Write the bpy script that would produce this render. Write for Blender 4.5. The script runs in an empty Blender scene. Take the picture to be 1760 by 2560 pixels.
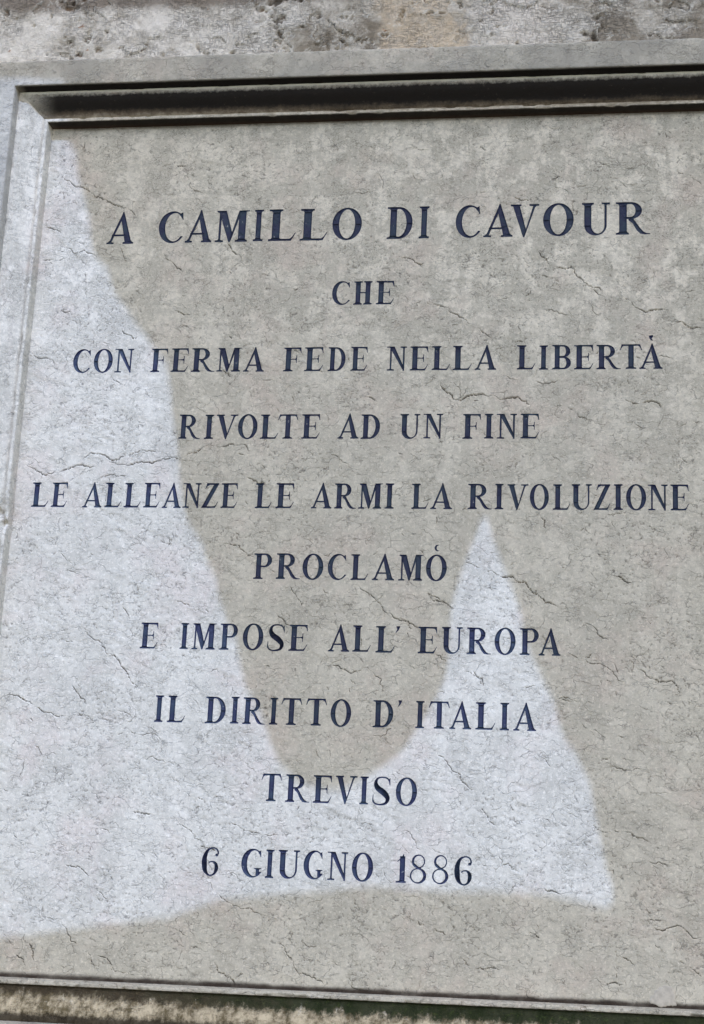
import bpy, math, random
import numpy as np
from mathutils import Vector, Matrix
from mathutils.geometry import delaunay_2d_cdt

random.seed(7)
rng = np.random.default_rng(7)
scene = bpy.context.scene
COL = scene.collection
R = math.radians
ZB = 2.5                       # height of the plaque's middle above the pavement, metres

# ------------------------------------------------------------------ camera
cam_d = bpy.data.cameras.new('camera')
cam = bpy.data.objects.new('camera', cam_d)
COL.objects.link(cam)
cam_d.sensor_fit = 'VERTICAL'
cam_d.sensor_height = 36.0
cam_d.lens = 36.0 * 4100.0 / 2560.0
cam_d.clip_start = 0.05
cam_d.clip_end = 500.0
c_right = Vector((0.99002654, 0.13390963, 0.04376834))
c_up = Vector((-0.00549898, -0.27370793, 0.96179714))
c_fwd = Vector((-0.14077364, 0.95244537, 0.27024174))
m = Matrix((c_right, c_up, -c_fwd)).transposed().to_4x4()
m.translation = Vector((0.47296744, -3.2, -0.90795085 + ZB))
cam.matrix_world = m
scene.camera = cam

# ------------------------------------------------------------------ light
SUN_AZ, SUN_EL = -13.0, 50.0     # to the viewer's left (minus: right) of the wall's normal, above the horizon
to_sun = Vector((-math.sin(R(SUN_AZ)) * math.cos(R(SUN_EL)), -math.cos(R(SUN_AZ)) * math.cos(R(SUN_EL)), math.sin(R(SUN_EL))))
world = bpy.data.worlds.new('World')
scene.world = world
world.use_nodes = True
wn = world.node_tree.nodes
wl = world.node_tree.links
wn.clear()
sky = wn.new('ShaderNodeTexSky')
sky.sky_type = 'NISHITA'
sky.sun_disc = False
sky.sun_elevation = R(SUN_EL)
sky.sun_rotation = math.atan2(to_sun.x, to_sun.y)
sky.air_density = 0.7
sky.dust_density = 1.2
sky.ozone_density = 0.3
bg = wn.new('ShaderNodeBackground')
bg.inputs['Strength'].default_value = 0.15
wo = wn.new('ShaderNodeOutputWorld')
wl.new(sky.outputs[0], bg.inputs[0])
wl.new(bg.outputs[0], wo.inputs[0])
sun_d = bpy.data.lights.new('sun', 'SUN')
sun_d.energy = 1.65
sun_d.angle = R(0.22)
sun_d.color = (0.43, 0.575, 1.0)
sun = bpy.data.objects.new('sun', sun_d)
COL.objects.link(sun)
sun.rotation_euler = to_sun.to_track_quat('Z', 'Y').to_euler()
sun.location = (-1.5, -4.0, 7.0)
scene.view_settings.view_transform = 'Standard'
scene.view_settings.look = 'None'
scene.view_settings.gamma = 1.0
scene.view_settings.use_curve_mapping = False
scene.view_settings.exposure = 1.18
scene.cycles.use_denoising = True
scene.cycles.denoising_prefilter = 'NONE'

# ------------------------------------------------------------------ helpers
def link(o, parent=None):
    COL.objects.link(o)
    if parent is not None:
        o.parent = parent
    return o


def tag(o, label=None, cat=None, group=None, kind=None):
    for k, v in (('label', label), ('category', cat), ('group', group), ('kind', kind)):
        if v:
            o[k] = v
    return o


def mesh_obj(name, verts, faces, mat, parent=None, smooth=True, attrs=None):
    me = bpy.data.meshes.new(name)
    verts = np.asarray(verts, dtype=np.float32)
    faces = np.asarray(faces, dtype=np.int32)
    k = faces.shape[1]
    me.vertices.add(len(verts))
    me.vertices.foreach_set('co', verts.ravel())
    me.loops.add(faces.size)
    me.loops.foreach_set('vertex_index', faces.ravel())
    me.polygons.add(len(faces))
    me.polygons.foreach_set('loop_start', np.arange(0, faces.size, k, dtype=np.int32))
    me.update(calc_edges=True)
    me.validate()
    if smooth:
        me.polygons.foreach_set('use_smooth', np.ones(len(me.polygons), dtype=bool))
    for an, av in (attrs or {}).items():
        a = me.attributes.new(an, 'FLOAT', 'POINT')
        a.data.foreach_set('value', np.asarray(av, dtype=np.float32))
    me.materials.append(mat)
    return link(bpy.data.objects.new(name, me), parent)


TAB = rng.random((512, 512))


def vnoise(x, z):
    xi = np.floor(x).astype(np.int64)
    zi = np.floor(z).astype(np.int64)
    fx, fz = x - xi, z - zi
    fx = fx * fx * (3 - 2 * fx)
    fz = fz * fz * (3 - 2 * fz)
    a, b = xi & 511, (xi + 1) & 511
    c, d = zi & 511, (zi + 1) & 511
    return (TAB[a, c] * (1 - fx) + TAB[b, c] * fx) * (1 - fz) + (TAB[a, d] * (1 - fx) + TAB[b, d] * fx) * fz


def fbm(x, z, f, octv=4, off=0.0, gain=0.5):
    s, amp, tot = 0.0, 1.0, 0.0
    for i in range(octv):
        s = s + amp * vnoise(x * f + off + 37.7 * i, z * f + 1.7 * off + 11.3 * i)
        tot += amp
        amp *= gain
        f *= 2.03
    return s / tot


def sstep(a, b, x):
    t = np.clip((x - a) / (b - a), 0, 1)
    return t * t * (3 - 2 * t)


# ------------------------------------------------------------------ materials
class NT:
    def __init__(self, name):
        self.m = bpy.data.materials.new(name)
        self.m.use_nodes = True
        self.t = self.m.node_tree
        self.t.nodes.clear()
        self.out = self.n('ShaderNodeOutputMaterial')
        self.bsdf = self.n('ShaderNodeBsdfPrincipled')
        self.t.links.new(self.bsdf.outputs[0], self.out.inputs[0])
        self.co = self.n('ShaderNodeTexCoord').outputs['Object']

    def n(self, t, **kw):
        nd = self.t.nodes.new(t)
        for k, v in kw.items():
            setattr(nd, k, v)
        return nd

    def put(self, sock, v):
        if isinstance(v, (int, float)):
            sock.default_value = v
        elif isinstance(v, (tuple, list)):
            sock.default_value = (*v, 1.0) if len(v) == 3 and sock.type == 'RGBA' else v
        else:
            self.t.links.new(v, sock)

    def map(self, scale=(1, 1, 1), rot=(0, 0, 0), loc=(0, 0, 0), vec=None):
        nd = self.n('ShaderNodeMapping')
        self.put(nd.inputs['Vector'], vec or self.co)
        nd.inputs['Location'].default_value = loc
        nd.inputs['Rotation'].default_value = rot
        nd.inputs['Scale'].default_value = scale
        return nd.outputs[0]

    def noise(self, scale, detail=4, rough=0.55, dist=0.0, vec=None):
        nd = self.n('ShaderNodeTexNoise')
        self.put(nd.inputs['Vector'], vec or self.co)
        nd.inputs['Scale'].default_value = scale
        nd.inputs['Detail'].default_value = detail
        nd.inputs['Roughness'].default_value = rough
        nd.inputs['Distortion'].default_value = dist
        return nd.outputs[0]

    def voro(self, scale, feature='F1', vec=None, rand=1.0):
        nd = self.n('ShaderNodeTexVoronoi', feature=feature)
        self.put(nd.inputs['Vector'], vec or self.co)
        nd.inputs['Scale'].default_value = scale
        nd.inputs['Randomness'].default_value = rand
        return nd.outputs['Distance']

    def ramp(self, v, a, b, lo=0.0, hi=1.0):
        nd = self.n('ShaderNodeMapRange', interpolation_type='SMOOTHSTEP')
        self.put(nd.inputs['Value'], v)
        for i, x in zip((1, 2, 3, 4), (a, b, lo, hi)):
            nd.inputs[i].default_value = x
        return nd.outputs[0]

    def math(self, op, a, b=0.0, c=0.0):
        nd = self.n('ShaderNodeMath', operation=op)
        for i, v in enumerate((a, b, c)):
            self.put(nd.inputs[i], v)
        return nd.outputs[0]

    def mix(self, f, a, b, mode='MIX'):
        nd = self.n('ShaderNodeMix', data_type='RGBA', blend_type=mode)
        self.put(nd.inputs[0], f)
        self.put(nd.inputs[6], a)
        self.put(nd.inputs[7], b)
        return nd.outputs[2]

    def attr(self, name):
        return self.n('ShaderNodeAttribute', attribute_name=name).outputs['Fac']

    def line(self, v, w):
        """1 on the level set v = 0.5, falling to 0 at distance w."""
        return self.ramp(self.math('ABSOLUTE', self.math('SUBTRACT', v, 0.5)), 0.0, w, 1.0, 0.0)

    def bump(self, h, dist, strength=1.0, normal=None):
        nd = self.n('ShaderNodeBump')
        self.put(nd.inputs['Height'], h)
        nd.inputs['Distance'].default_value = dist
        nd.inputs['Strength'].default_value = strength
        if normal is not None:
            self.put(nd.inputs['Normal'], normal)
        return nd.outputs[0]

    def done(self, color, rough, normal=None, spec=0.3):
        self.put(self.bsdf.inputs['Base Color'], color)
        self.put(self.bsdf.inputs['Roughness'], rough)
        self.bsdf.inputs['Specular IOR Level'].default_value = spec
        if normal is not None:
            self.put(self.bsdf.inputs['Normal'], normal)
        return self.m


STONE = (0.573, 0.526, 0.412)
STONE_DARK = (0.409, 0.373, 0.291)
STONE_PINK = (0.573, 0.482, 0.382)
STONE_PALE = (0.764, 0.696, 0.555)
DIRT = (0.075, 0.068, 0.055)


def limestone(nt, pits=1.0):
    """Weathered fine limestone: mottling, pink clouds, dark specks, hairline veins, slanting flake lines. Returns colour and bump height."""
    xyz = nt.n('ShaderNodeSeparateXYZ')
    nt.put(xyz.inputs[0], nt.co)
    up = nt.ramp(xyz.outputs[2], 0.0, 0.60, 0.30, 1.0)           # the upper half is washed into runs
    mott = nt.noise(7.0, 7, 0.64)
    fine = nt.noise(80.0, 5, 0.7)
    grain = nt.noise(420.0, 3, 0.65)
    streak = nt.noise(1.0, 6, 0.64, vec=nt.map((17, 17, 3.2)))
    blot = nt.noise(16.0, 7, 0.68, vec=nt.map(loc=(2, 8, 5)))
    col = nt.mix(nt.ramp(mott, 0.36, 0.70, 0, 0.65), STONE, STONE_DARK)
    wash = nt.ramp(nt.math('ADD', nt.math('MULTIPLY', streak, 0.33), nt.math('MULTIPLY', blot, 0.67)), 0.48, 0.55)
    col = nt.mix(nt.math('MULTIPLY', wash, nt.math('MULTIPLY', up, nt.ramp(xyz.outputs[0], -0.6, 0.5, 0.65, 1.0))), col, STONE_PALE)
    run = nt.noise(1.0, 4, 0.6, vec=nt.map((45, 45, 3.5), (0, 0, 0), (3, 1, 2)))
    col = nt.mix(nt.ramp(run, 0.60, 0.72, 0, 0.4), col, (0.40, 0.335, 0.275))
    col = nt.mix(nt.ramp(nt.noise(6.0, 5, 0.65, vec=nt.map(loc=(3.1, 0, 7.7))), 0.48, 0.68, 0, 0.8), col, STONE_PINK)
    col = nt.mix(nt.ramp(fine, 0.40, 0.66, 0, 0.5), col, STONE_DARK)
    col = nt.mix(nt.ramp(nt.noise(150.0, 4, 0.7, vec=nt.map(loc=(9, 2, 1))), 0.52, 0.66, 0, 0.6), col, STONE_PALE)
    col = nt.mix(nt.ramp(grain, 0.52, 0.72, 0, 0.30), col, (0.20, 0.185, 0.15))
    # dark specks, in patches
    clump = nt.ramp(nt.noise(10.0, 5, 0.65, vec=nt.map(loc=(1, 5, 2))), 0.40, 0.62, 0.15, 1.0)
    clump = nt.math('MULTIPLY', clump, nt.ramp(nt.noise(45.0, 3, 0.6, vec=nt.map(loc=(6, 5, 2))), 0.38, 0.58, 0.2, 1.0))
    speck = nt.ramp(nt.noise(360.0, 2, 0.6, vec=nt.map((0.75, 1.0, 1.35), (0, R(25), 0))), 0.555, 0.64)
    speck = nt.math('MULTIPLY', speck, nt.math('MULTIPLY', clump, nt.math('SUBTRACT', nt.math('ADD', up, 0.2), nt.math('MULTIPLY', wash, 0.5))))
    # hairline veins: broken cell borders, stretched along the bedding
    warp = nt.n('ShaderNodeTexNoise')
    nt.put(warp.inputs['Vector'], nt.co)
    warp.inputs['Scale'].default_value = 38.0
    warp.inputs['Detail'].default_value = 4.0
    sc = nt.n('ShaderNodeVectorMath', operation='SCALE')
    nt.put(sc.inputs[0], warp.outputs['Color'])
    sc.inputs['Scale'].default_value = 0.035
    ad = nt.n('ShaderNodeVectorMath', operation='ADD')
    nt.put(ad.inputs[0], nt.co)
    nt.put(ad.inputs[1], sc.outputs[0])
    vein = nt.ramp(nt.voro(34.0, 'DISTANCE_TO_EDGE', nt.map((0.6, 1.0, 1.3), (0, R(-25), 0), vec=ad.outputs[0])), 0.0, 0.028, 1.0, 0.0)
    vein = nt.math('MULTIPLY', vein, nt.ramp(nt.noise(28.0, 3, 0.6, vec=nt.map(loc=(3, 3, 8))), 0.44, 0.60))
    vein2 = nt.ramp(nt.voro(85.0, 'DISTANCE_TO_EDGE', nt.map((0.6, 1.0, 1.4), (0, R(-20), 0), (5, 5, 5), vec=ad.outputs[0])), 0.0, 0.055, 1.0, 0.0)
    vein2 = nt.math('MULTIPLY', vein2, nt.ramp(nt.noise(40.0, 3, 0.6, vec=nt.map(loc=(1, 9, 8))), 0.46, 0.60))
    lin = nt.line(nt.noise(22.0, 6, 0.62, 0.1, vec=nt.map((0.5, 1.0, 1.9), (0, R(-27), 0))), 0.005)
    lin = nt.math('MULTIPLY', lin, nt.ramp(nt.noise(30.0, 2, 0.5), 0.53, 0.62))
    marks = nt.math('MAXIMUM', nt.math('MULTIPLY', lin, 0.8), nt.math('MULTIPLY', vein, 0.7))
    marks = nt.math('MAXIMUM', marks, nt.math('MULTIPLY', vein2, 0.5))
    marks = nt.math('MAXIMUM', marks, nt.math('MULTIPLY', speck, 0.85 * pits))
    col = nt.mix(nt.math('MULTIPLY', marks, 0.72), col, DIRT)
    h = nt.math('SUBTRACT', nt.math('MULTIPLY', nt.noise(240.0, 4, 0.65), 0.6), marks)
    h = nt.math('ADD', h, nt.math('MULTIPLY', fine, 0.5))
    return col, h


nt = NT('panel_limestone')
col, h = limestone(nt)
crack = nt.attr('crack')
pit = nt.attr('pit')
col = nt.mix(nt.math('MULTIPLY', nt.ramp(crack, 0.2, 0.95), 0.8), col, (0.035, 0.031, 0.025))
col = nt.mix(nt.math('MULTIPLY', nt.ramp(pit, 0.2, 1.0), 0.5), col, DIRT)
# rusty and dark grime where water stands along the panel's foot; its top edge is darkened as well
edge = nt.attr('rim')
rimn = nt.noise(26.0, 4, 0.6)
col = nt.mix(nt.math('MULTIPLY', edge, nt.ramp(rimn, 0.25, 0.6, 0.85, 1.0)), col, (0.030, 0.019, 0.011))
M_PANEL = nt.done(col, 0.75, nt.bump(h, 0.0013, 0.75), 0.35)

nt = NT('frame_limestone')
col, h = limestone(nt, 0.7)
M_FRAME = nt.done(col, 0.75, nt.bump(h, 0.0012, 0.8), 0.35)

nt = NT('crusted_limestone')          # black sooty crust that rain never washes off
col, h = limestone(nt, 0.7)
w = nt.attr('across')
cn = nt.noise(1.0, 6, 0.65, vec=nt.map((9, 9, 40)))
cn2 = nt.noise(60.0, 5, 0.7)
mixn = nt.math('ADD', nt.math('MULTIPLY', cn, 0.6), nt.math('MULTIPLY', cn2, 0.4))
xx = nt.n('ShaderNodeSeparateXYZ')
nt.put(xx.inputs[0], nt.co)
ends = nt.ramp(xx.outputs[0], -0.79, -0.70, 0.15, 1.0)
mot = nt.noise(110.0, 5, 0.75, vec=nt.map(loc=(5, 2, 8)))
t = nt.math('ADD', w, nt.math('MULTIPLY', nt.math('SUBTRACT', mixn, 0.5), 30.0))
t = nt.math('ADD', t, nt.math('MULTIPLY', nt.math('SUBTRACT', mot, 0.5), 14.0))
t = nt.math('ADD', t, nt.ramp(xx.outputs[0], -0.75, 0.4, -1.0, 5.0))
tb = nt.math('ADD', w, nt.math('MULTIPLY', nt.math('SUBTRACT', mot, 0.5), 16.0))
back = nt.math('MULTIPLY', nt.ramp(tb, 55.0, 66.0, 1.0, 0.0), ends)
grime = nt.mix(nt.ramp(t, 8.0, 16.0, 0.0, 0.9), col, (0.36, 0.30, 0.21))
grime = nt.mix(nt.ramp(t, 13.0, 24.0), grime, (0.13, 0.098, 0.062))
grime = nt.mix(nt.ramp(t, 20.0, 33.0), grime, (0.020, 0.016, 0.012))
grime = nt.mix(nt.ramp(mot, 0.60, 0.72, 0, 0.35), grime, (0.12, 0.095, 0.065))
col = nt.mix(back, col, grime)
col = nt.mix(nt.math('MULTIPLY', nt.ramp(w, 64.0, 65.5), 0.7), col, (0.74, 0.72, 0.58))  # pale line painted along the fillet as if its edge caught light
under = nt.math('MULTIPLY', nt.ramp(w, 3.2, 5.2, 1.0, 0.0), ends)  # crust and the overhang's shade painted onto the step face
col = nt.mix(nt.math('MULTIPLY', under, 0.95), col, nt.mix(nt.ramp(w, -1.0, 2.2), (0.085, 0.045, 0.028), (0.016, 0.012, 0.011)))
M_CRUST = nt.done(col, 0.85, nt.bump(h, 0.0012, 0.8), 0.2)

nt = NT('border_limestone')           # grimier outer band; soot under its top side, with the overhang's shade painted in
col, h = limestone(nt, 0.8)
col = nt.mix(nt.ramp(nt.noise(8.0, 5, 0.6, vec=nt.map(loc=(5, 1, 5))), 0.3, 0.65, 0.25, 0.8), col, (0.34, 0.315, 0.26))
col = nt.mix(nt.attr('soot_shade'), col, (0.018, 0.014, 0.012))
M_BORDER = nt.done(col, 0.8, nt.bump(h, 0.0014, 0.9), 0.25)

nt = NT('mossy_limestone')            # sill: moss in the hollow, tan water stains on the roll
col, h = limestone(nt, 0.9)
w = nt.attr('across')
st = nt.noise(1.0, 6, 0.7, vec=nt.map((30, 30, 7)))
bl = nt.noise(85.0, 6, 0.78)
b2 = nt.noise(1.0, 6, 0.75, vec=nt.map((48, 48, 20), (0, 0, 0), (4, 4, 4)))
tan = nt.mix(nt.ramp(nt.math('ADD', nt.math('MULTIPLY', st, 0.6), nt.math('MULTIPLY', bl, 0.4)), 0.40, 0.60), (0.60, 0.50, 0.335), (0.135, 0.105, 0.055))
tan = nt.mix(nt.ramp(b2, 0.60, 0.68, 0, 0.7), tan, (0.60, 0.54, 0.42))
wj = nt.math('ADD', w, nt.math('MULTIPLY', nt.math('SUBTRACT', bl, 0.5), 3.0))
col = nt.mix(nt.ramp(wj, 10.8, 12.6), col, tan)
sx = nt.n('ShaderNodeSeparateXYZ')
nt.put(sx.inputs[0], nt.co)
k = nt.math('ADD', w, nt.math('MULTIPLY', nt.math('SUBTRACT', bl, 0.5), 34.0))
k = nt.math('ADD', k, nt.math('MULTIPLY', nt.math('SUBTRACT', b2, 0.5), 46.0))
k = nt.math('SUBTRACT', k, nt.ramp(sx.outputs[0], -0.7, 0.2, -2.0, 8.0))
k = nt.math('MULTIPLY', nt.ramp(k, 22.0, 33.0, 1.0, 0.0), nt.ramp(wj, 11.0, 12.8))
green = nt.ramp(nt.math('ADD', sx.outputs[0], nt.math('MULTIPLY', b2, 0.7)), -0.15, 0.35)
moss = nt.mix(green, (0.060, 0.045, 0.026), (0.016, 0.026, 0.008))
moss = nt.mix(nt.ramp(bl, 0.54, 0.66), moss, nt.mix(green, (0.14, 0.11, 0.07), (0.050, 0.070, 0.020)))
col = nt.mix(nt.math('MULTIPLY', k, 0.94), col, moss)
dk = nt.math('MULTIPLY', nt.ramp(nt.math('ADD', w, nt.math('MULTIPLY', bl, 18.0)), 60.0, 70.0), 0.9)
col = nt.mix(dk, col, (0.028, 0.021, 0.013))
fl = nt.math('MULTIPLY', nt.ramp(bl, 0.56, 0.64), nt.ramp(w, 11.0, 12.5, 1.0, 0.0))
col = nt.mix(nt.math('MULTIPLY', fl, 0.7), col, (0.16, 0.12, 0.075))
h = nt.math('ADD', h, nt.math('MULTIPLY', bl, nt.math('ADD', nt.math('MULTIPLY', k, 2.0), 0.8)))
M_MOSS = nt.done(col, 0.9, nt.bump(h, 0.0026, 0.9), 0.15)

nt = NT('letter_paint')
pn = nt.noise(26.0, 5, 0.6)
col = nt.mix(nt.ramp(pn, 0.42, 0.62), (0.014, 0.018, 0.049), (0.020, 0.034, 0.056))
col = nt.mix(nt.ramp(nt.noise(120.0, 4, 0.7), 0.64, 0.74, 0, 0.75), col, (0.33, 0.32, 0.30))
M_PAINT = nt.done(col, 0.55, nt.bump(nt.noise(160.0, 3), 0.0006, 0.6), 0.3)

nt = NT('repair_mortar')
col = nt.mix(nt.ramp(nt.noise(90.0, 6, 0.7), 0.38, 0.64), (0.55, 0.50, 0.41), (0.43, 0.39, 0.32))
M_MORTAR = nt.done(col, 0.85, nt.bump(nt.noise(120.0, 4), 0.0006, 0.6), 0.2)

nt = NT('rough_wall_stone')           # several blocks and repairs side by side, each weathered its own way
mid = nt.noise(14.0, 6, 0.68)
fin = nt.noise(60.0, 6, 0.7)
col = nt.mix(nt.ramp(mid, 0.34, 0.64), (0.80, 0.78, 0.73), (0.52, 0.49, 0.43))
sx = nt.n('ShaderNodeSeparateXYZ')
nt.put(sx.inputs[0], nt.co)
wob = nt.math('ADD', nt.math('MULTIPLY', nt.noise(9.0, 5, 0.65), 0.22), -0.11)
wx = nt.math('ADD', sx.outputs[0], wob)


def stretch(a, b, soft=0.035):
    return nt.math('MULTIPLY', nt.ramp(wx, a - soft, a + soft), nt.ramp(wx, b - soft, b + soft, 1.0, 0.0))


blotch = nt.ramp(nt.noise(11.0, 6, 0.7, vec=nt.map(loc=(2.2, 0, 5.3))), 0.40, 0.56)
col = nt.mix(nt.math('MULTIPLY', nt.math('MULTIPLY', stretch(-0.17, 0.02), blotch), 0.9), col, (0.22, 0.19, 0.145))
col = nt.mix(nt.math('MULTIPLY', nt.math('MULTIPLY', stretch(0.40, 1.4), blotch), 0.85), col, (0.25, 0.22, 0.175))
col = nt.mix(nt.math('MULTIPLY', stretch(0.01, 0.21, 0.02), nt.ramp(fin, 0.35, 0.6, 0.9, 0.55)), col, (0.68, 0.565, 0.42))
col = nt.mix(nt.math('MULTIPLY', nt.math('MULTIPLY', stretch(0.24, 0.40), nt.ramp(mid, 0.40, 0.5)), 0.9), col, (0.84, 0.80, 0.74))
col = nt.mix(nt.math('MULTIPLY', nt.math('MULTIPLY', stretch(-1.4, -0.22), nt.ramp(nt.noise(8.0, 5, 0.65, vec=nt.map(loc=(1, 4, 6))), 0.45, 0.56)), 0.8), col, (0.86, 0.84, 0.79))
col = nt.mix(nt.ramp(fin, 0.50, 0.70, 0, 0.4), col, (0.27, 0.245, 0.20))
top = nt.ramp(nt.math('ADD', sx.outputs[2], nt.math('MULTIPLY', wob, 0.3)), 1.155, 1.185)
col = nt.mix(nt.math('MULTIPLY', top, 0.75), col, (0.19, 0.15, 0.115))  # shade along the wall's top, painted into the colour
col = nt.mix(1.0, col, (1.0, 0.945, 0.86), 'MULTIPLY')
rust = nt.ramp(nt.noise(22.0, 4, 0.6, vec=nt.map(loc=(4, 0, 4))), 0.66, 0.72)
col = nt.mix(nt.math('MULTIPLY', rust, 0.8), col, (0.36, 0.17, 0.07))
col = nt.mix(nt.math('MULTIPLY', nt.attr('fresh'), 0.7), col, (0.76, 0.72, 0.62))
pit = nt.attr('pit')
col = nt.mix(nt.math('MULTIPLY', nt.ramp(pit, 0.35, 1.0), 0.75), col, nt.mix(nt.ramp(nt.noise(40.0, 3), 0.5, 0.62), (0.07, 0.058, 0.045), (0.20, 0.12, 0.06)))
# toothed-chisel strokes, along and across
s1 = nt.noise(1.0, 3, 0.6, 0.3, vec=nt.map((90, 70, 520), (0, R(2), 0)))
s2 = nt.noise(1.0, 3, 0.6, 0.3, vec=nt.map((520, 70, 95), (0, R(-3), 0)))
wv = nt.math('MULTIPLY', nt.math('MAXIMUM', nt.ramp(s1, 0.50, 0.66), nt.ramp(s2, 0.52, 0.68)), nt.ramp(nt.noise(12.0, 3), 0.38, 0.6, 0.25, 1.0))
col = nt.mix(nt.math('MULTIPLY', wv, 0.38), col, (0.17, 0.15, 0.12))
h = nt.math('SUBTRACT', nt.math('MULTIPLY', nt.noise(200.0, 5, 0.65), 0.6), nt.math('MULTIPLY', wv, 0.7))
M_WALL = nt.done(col, 0.9, nt.bump(h, 0.003, 1.0), 0.15)

nt = NT('canvas')                     # cloth of the added sun blocker, translucent to fill the shade
col = nt.mix(nt.noise(30.0, 4), (0.74, 0.69, 0.58), (0.68, 0.62, 0.52))
M_BLOCKER = nt.done(col, 0.9, None, 0.1)
tl = nt.n('ShaderNodeBsdfTranslucent')
nt.put(tl.inputs[0], col)
ms = nt.n('ShaderNodeMixShader')
ms.inputs[0].default_value = 0.6
nt.put(ms.inputs[1], nt.bsdf.outputs[0])
nt.put(ms.inputs[2], tl.outputs[0])
nt.put(nt.out.inputs[0], ms.outputs[0])

# ------------------------------------------------------------------ plaque data taken from image pixels, unprojected to millimetres on the panel's plane
PX, PXR, PT, PB = 722.0, 752.0, 894.0, -945.0          # left (minus), right, top and bottom of the sunk panel
TEXT = [
 (609, 75, [
   ('A', [(-572.7,-511.8)]),
   ('CAMILLO', [(-456.5,-402.4),(-396.2,-336.5),(-329.2,-257.5),(-244.6,-223.3),(-211.1,-150.5),(-141.7,-81.2),(-71.4,-7.1)]),
   ('DI', [(48.0,102.8),(116.4,138.9)]),
   ('CAVOUR', [(195.4,247.4),(254.7,317.1),(312.4,372.8),(381.1,445.4),(462.5,521.3),(533.5,605.1)]),
 ]),
 (458, 54, [
   ('CHE', [(-64.3,-26.2),(-17.9,21.8),(30.6,69.3)]),
 ]),
 (308, 54, [
   ('CON', [(-622.3,-584.3),(-576.5,-534.2),(-529.0,-488.4)]),
   ('FERMA', [(-449.4,-413.0),(-404.9,-367.3),(-360.5,-309.1),(-304.9,-254.1),(-247.4,-202.6)]),
   ('FEDE', [(-161.2,-123.0),(-115.9,-75.8),(-65.5,-28.4),(-17.2,18.4)]),
   ('NELLA', [(59.9,100.8),(108.0,146.5),(154.1,192.6),(197.8,237.5),(243.7,288.4)]),
   ('LIBERTA', [(331.1,369.2),(376.6,395.0),(403.7,442.2),(448.4,488.0),(494.2,543.7),(541.6,587.0),(581.2,628.3)]),
 ]),
 (158, 54, [
   ('RIVOLTE', [(-376.9,-330.7),(-321.8,-302.3),(-297.1,-251.0),(-250.1,-208.3),(-202.0,-162.9),(-165.4,-122.2),(-114.1,-75.3)]),
   ('AD', [(-37.6,6.3),(10.8,50.8)]),
   ('UN', [(92.4,134.0),(141.6,181.3)]),
   ('FINE', [(222.1,259.9),(266.6,285.4),(292.7,333.3),(340.9,378.6)]),
 ]),
 (7, 54, [
   ('LE', [(-684.4,-647.3),(-641.2,-606.8)]),
   ('ALLEANZE', [(-572.9,-530.7),(-524.6,-488.6),(-483.1,-446.8),(-441.0,-406.6),(-401.1,-360.5),(-357.0,-319.6),(-316.9,-281.7),(-276.1,-241.3)]),
   ('LE', [(-203.4,-168.4),(-160.2,-122.2)]),
   ('ARMI', [(-86.0,-43.1),(-37.5,7.6),(12.4,60.0),(66.8,85.3)]),
   ('LA', [(121.8,156.8),(160.3,204.7)]),
   ('RIVOLUZIONE', [(236.7,285.5),(291.2,308.9),(316.4,358.6),(361.8,400.2),(408.6,443.2),(445.6,485.8),(489.5,522.7),(529.2,547.7),(553.9,593.8),(598.0,636.3),(641.7,677.7)]),
 ]),
 (-143, 54, [
   ('PROCLAMO', [(-198.0,-160.4),(-151.0,-101.0),(-96.8,-53.8),(-44.7,-7.0),(2.9,38.8),(46.7,91.9),(100.3,148.6),(155.7,197.8)]),
 ]),
 (-291, 54, [
   ('E', [(-424.2,-387.7)]),
   ('IMPOSE', [(-341.1,-324.0),(-316.6,-268.2),(-258.8,-222.2),(-211.6,-169.2),(-160.9,-124.6),(-116.7,-78.5)]),
   ('ALL', [(-35.7,7.0),(13.3,50.1),(59.9,98.5)]),
   ('EUROPA', [(144.6,183.0),(192.0,232.9),(241.8,290.1),(296.7,338.2),(346.5,383.6),(383.8,426.6)]),
 ]),
 (-440.5, 54, [
   ('IL', [(-382.6,-365.0),(-356.3,-319.2)]),
   ('DIRITTO', [(-278.4,-236.8),(-226.8,-209.7),(-201.8,-156.3),(-147.7,-131.0),(-124.6,-82.3),(-74.5,-32.2),(-24.4,16.7)]),
   ('D', [(60.2,100.6)]),
   ('ITALIA', [(144.6,162.2),(170.5,212.0),(211.9,254.8),(262.8,301.6),(310.1,328.3),(336.5,380.8)]),
 ]),
 (-591.5, 54, [
   ('TREVISO', [(-155.9,-114.6),(-106.6,-58.5),(-51.8,-14.7),(-7.9,34.8),(40.2,57.4),(65.2,101.5),(111.1,152.6)]),
 ]),
 (-738, 54, [
   ('6', [(-265.1,-231.2)]),
   ('GIUGNO', [(-186.3,-146.3),(-138.4,-121.6),(-113.8,-71.2),(-63.5,-25.7),(-15.8,23.2),(31.2,72.5)]),
   ('1886', [(116.8,136.6),(143.8,175.6),(186.6,217.9),(229.0,262.7)]),
 ]),
]
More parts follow.
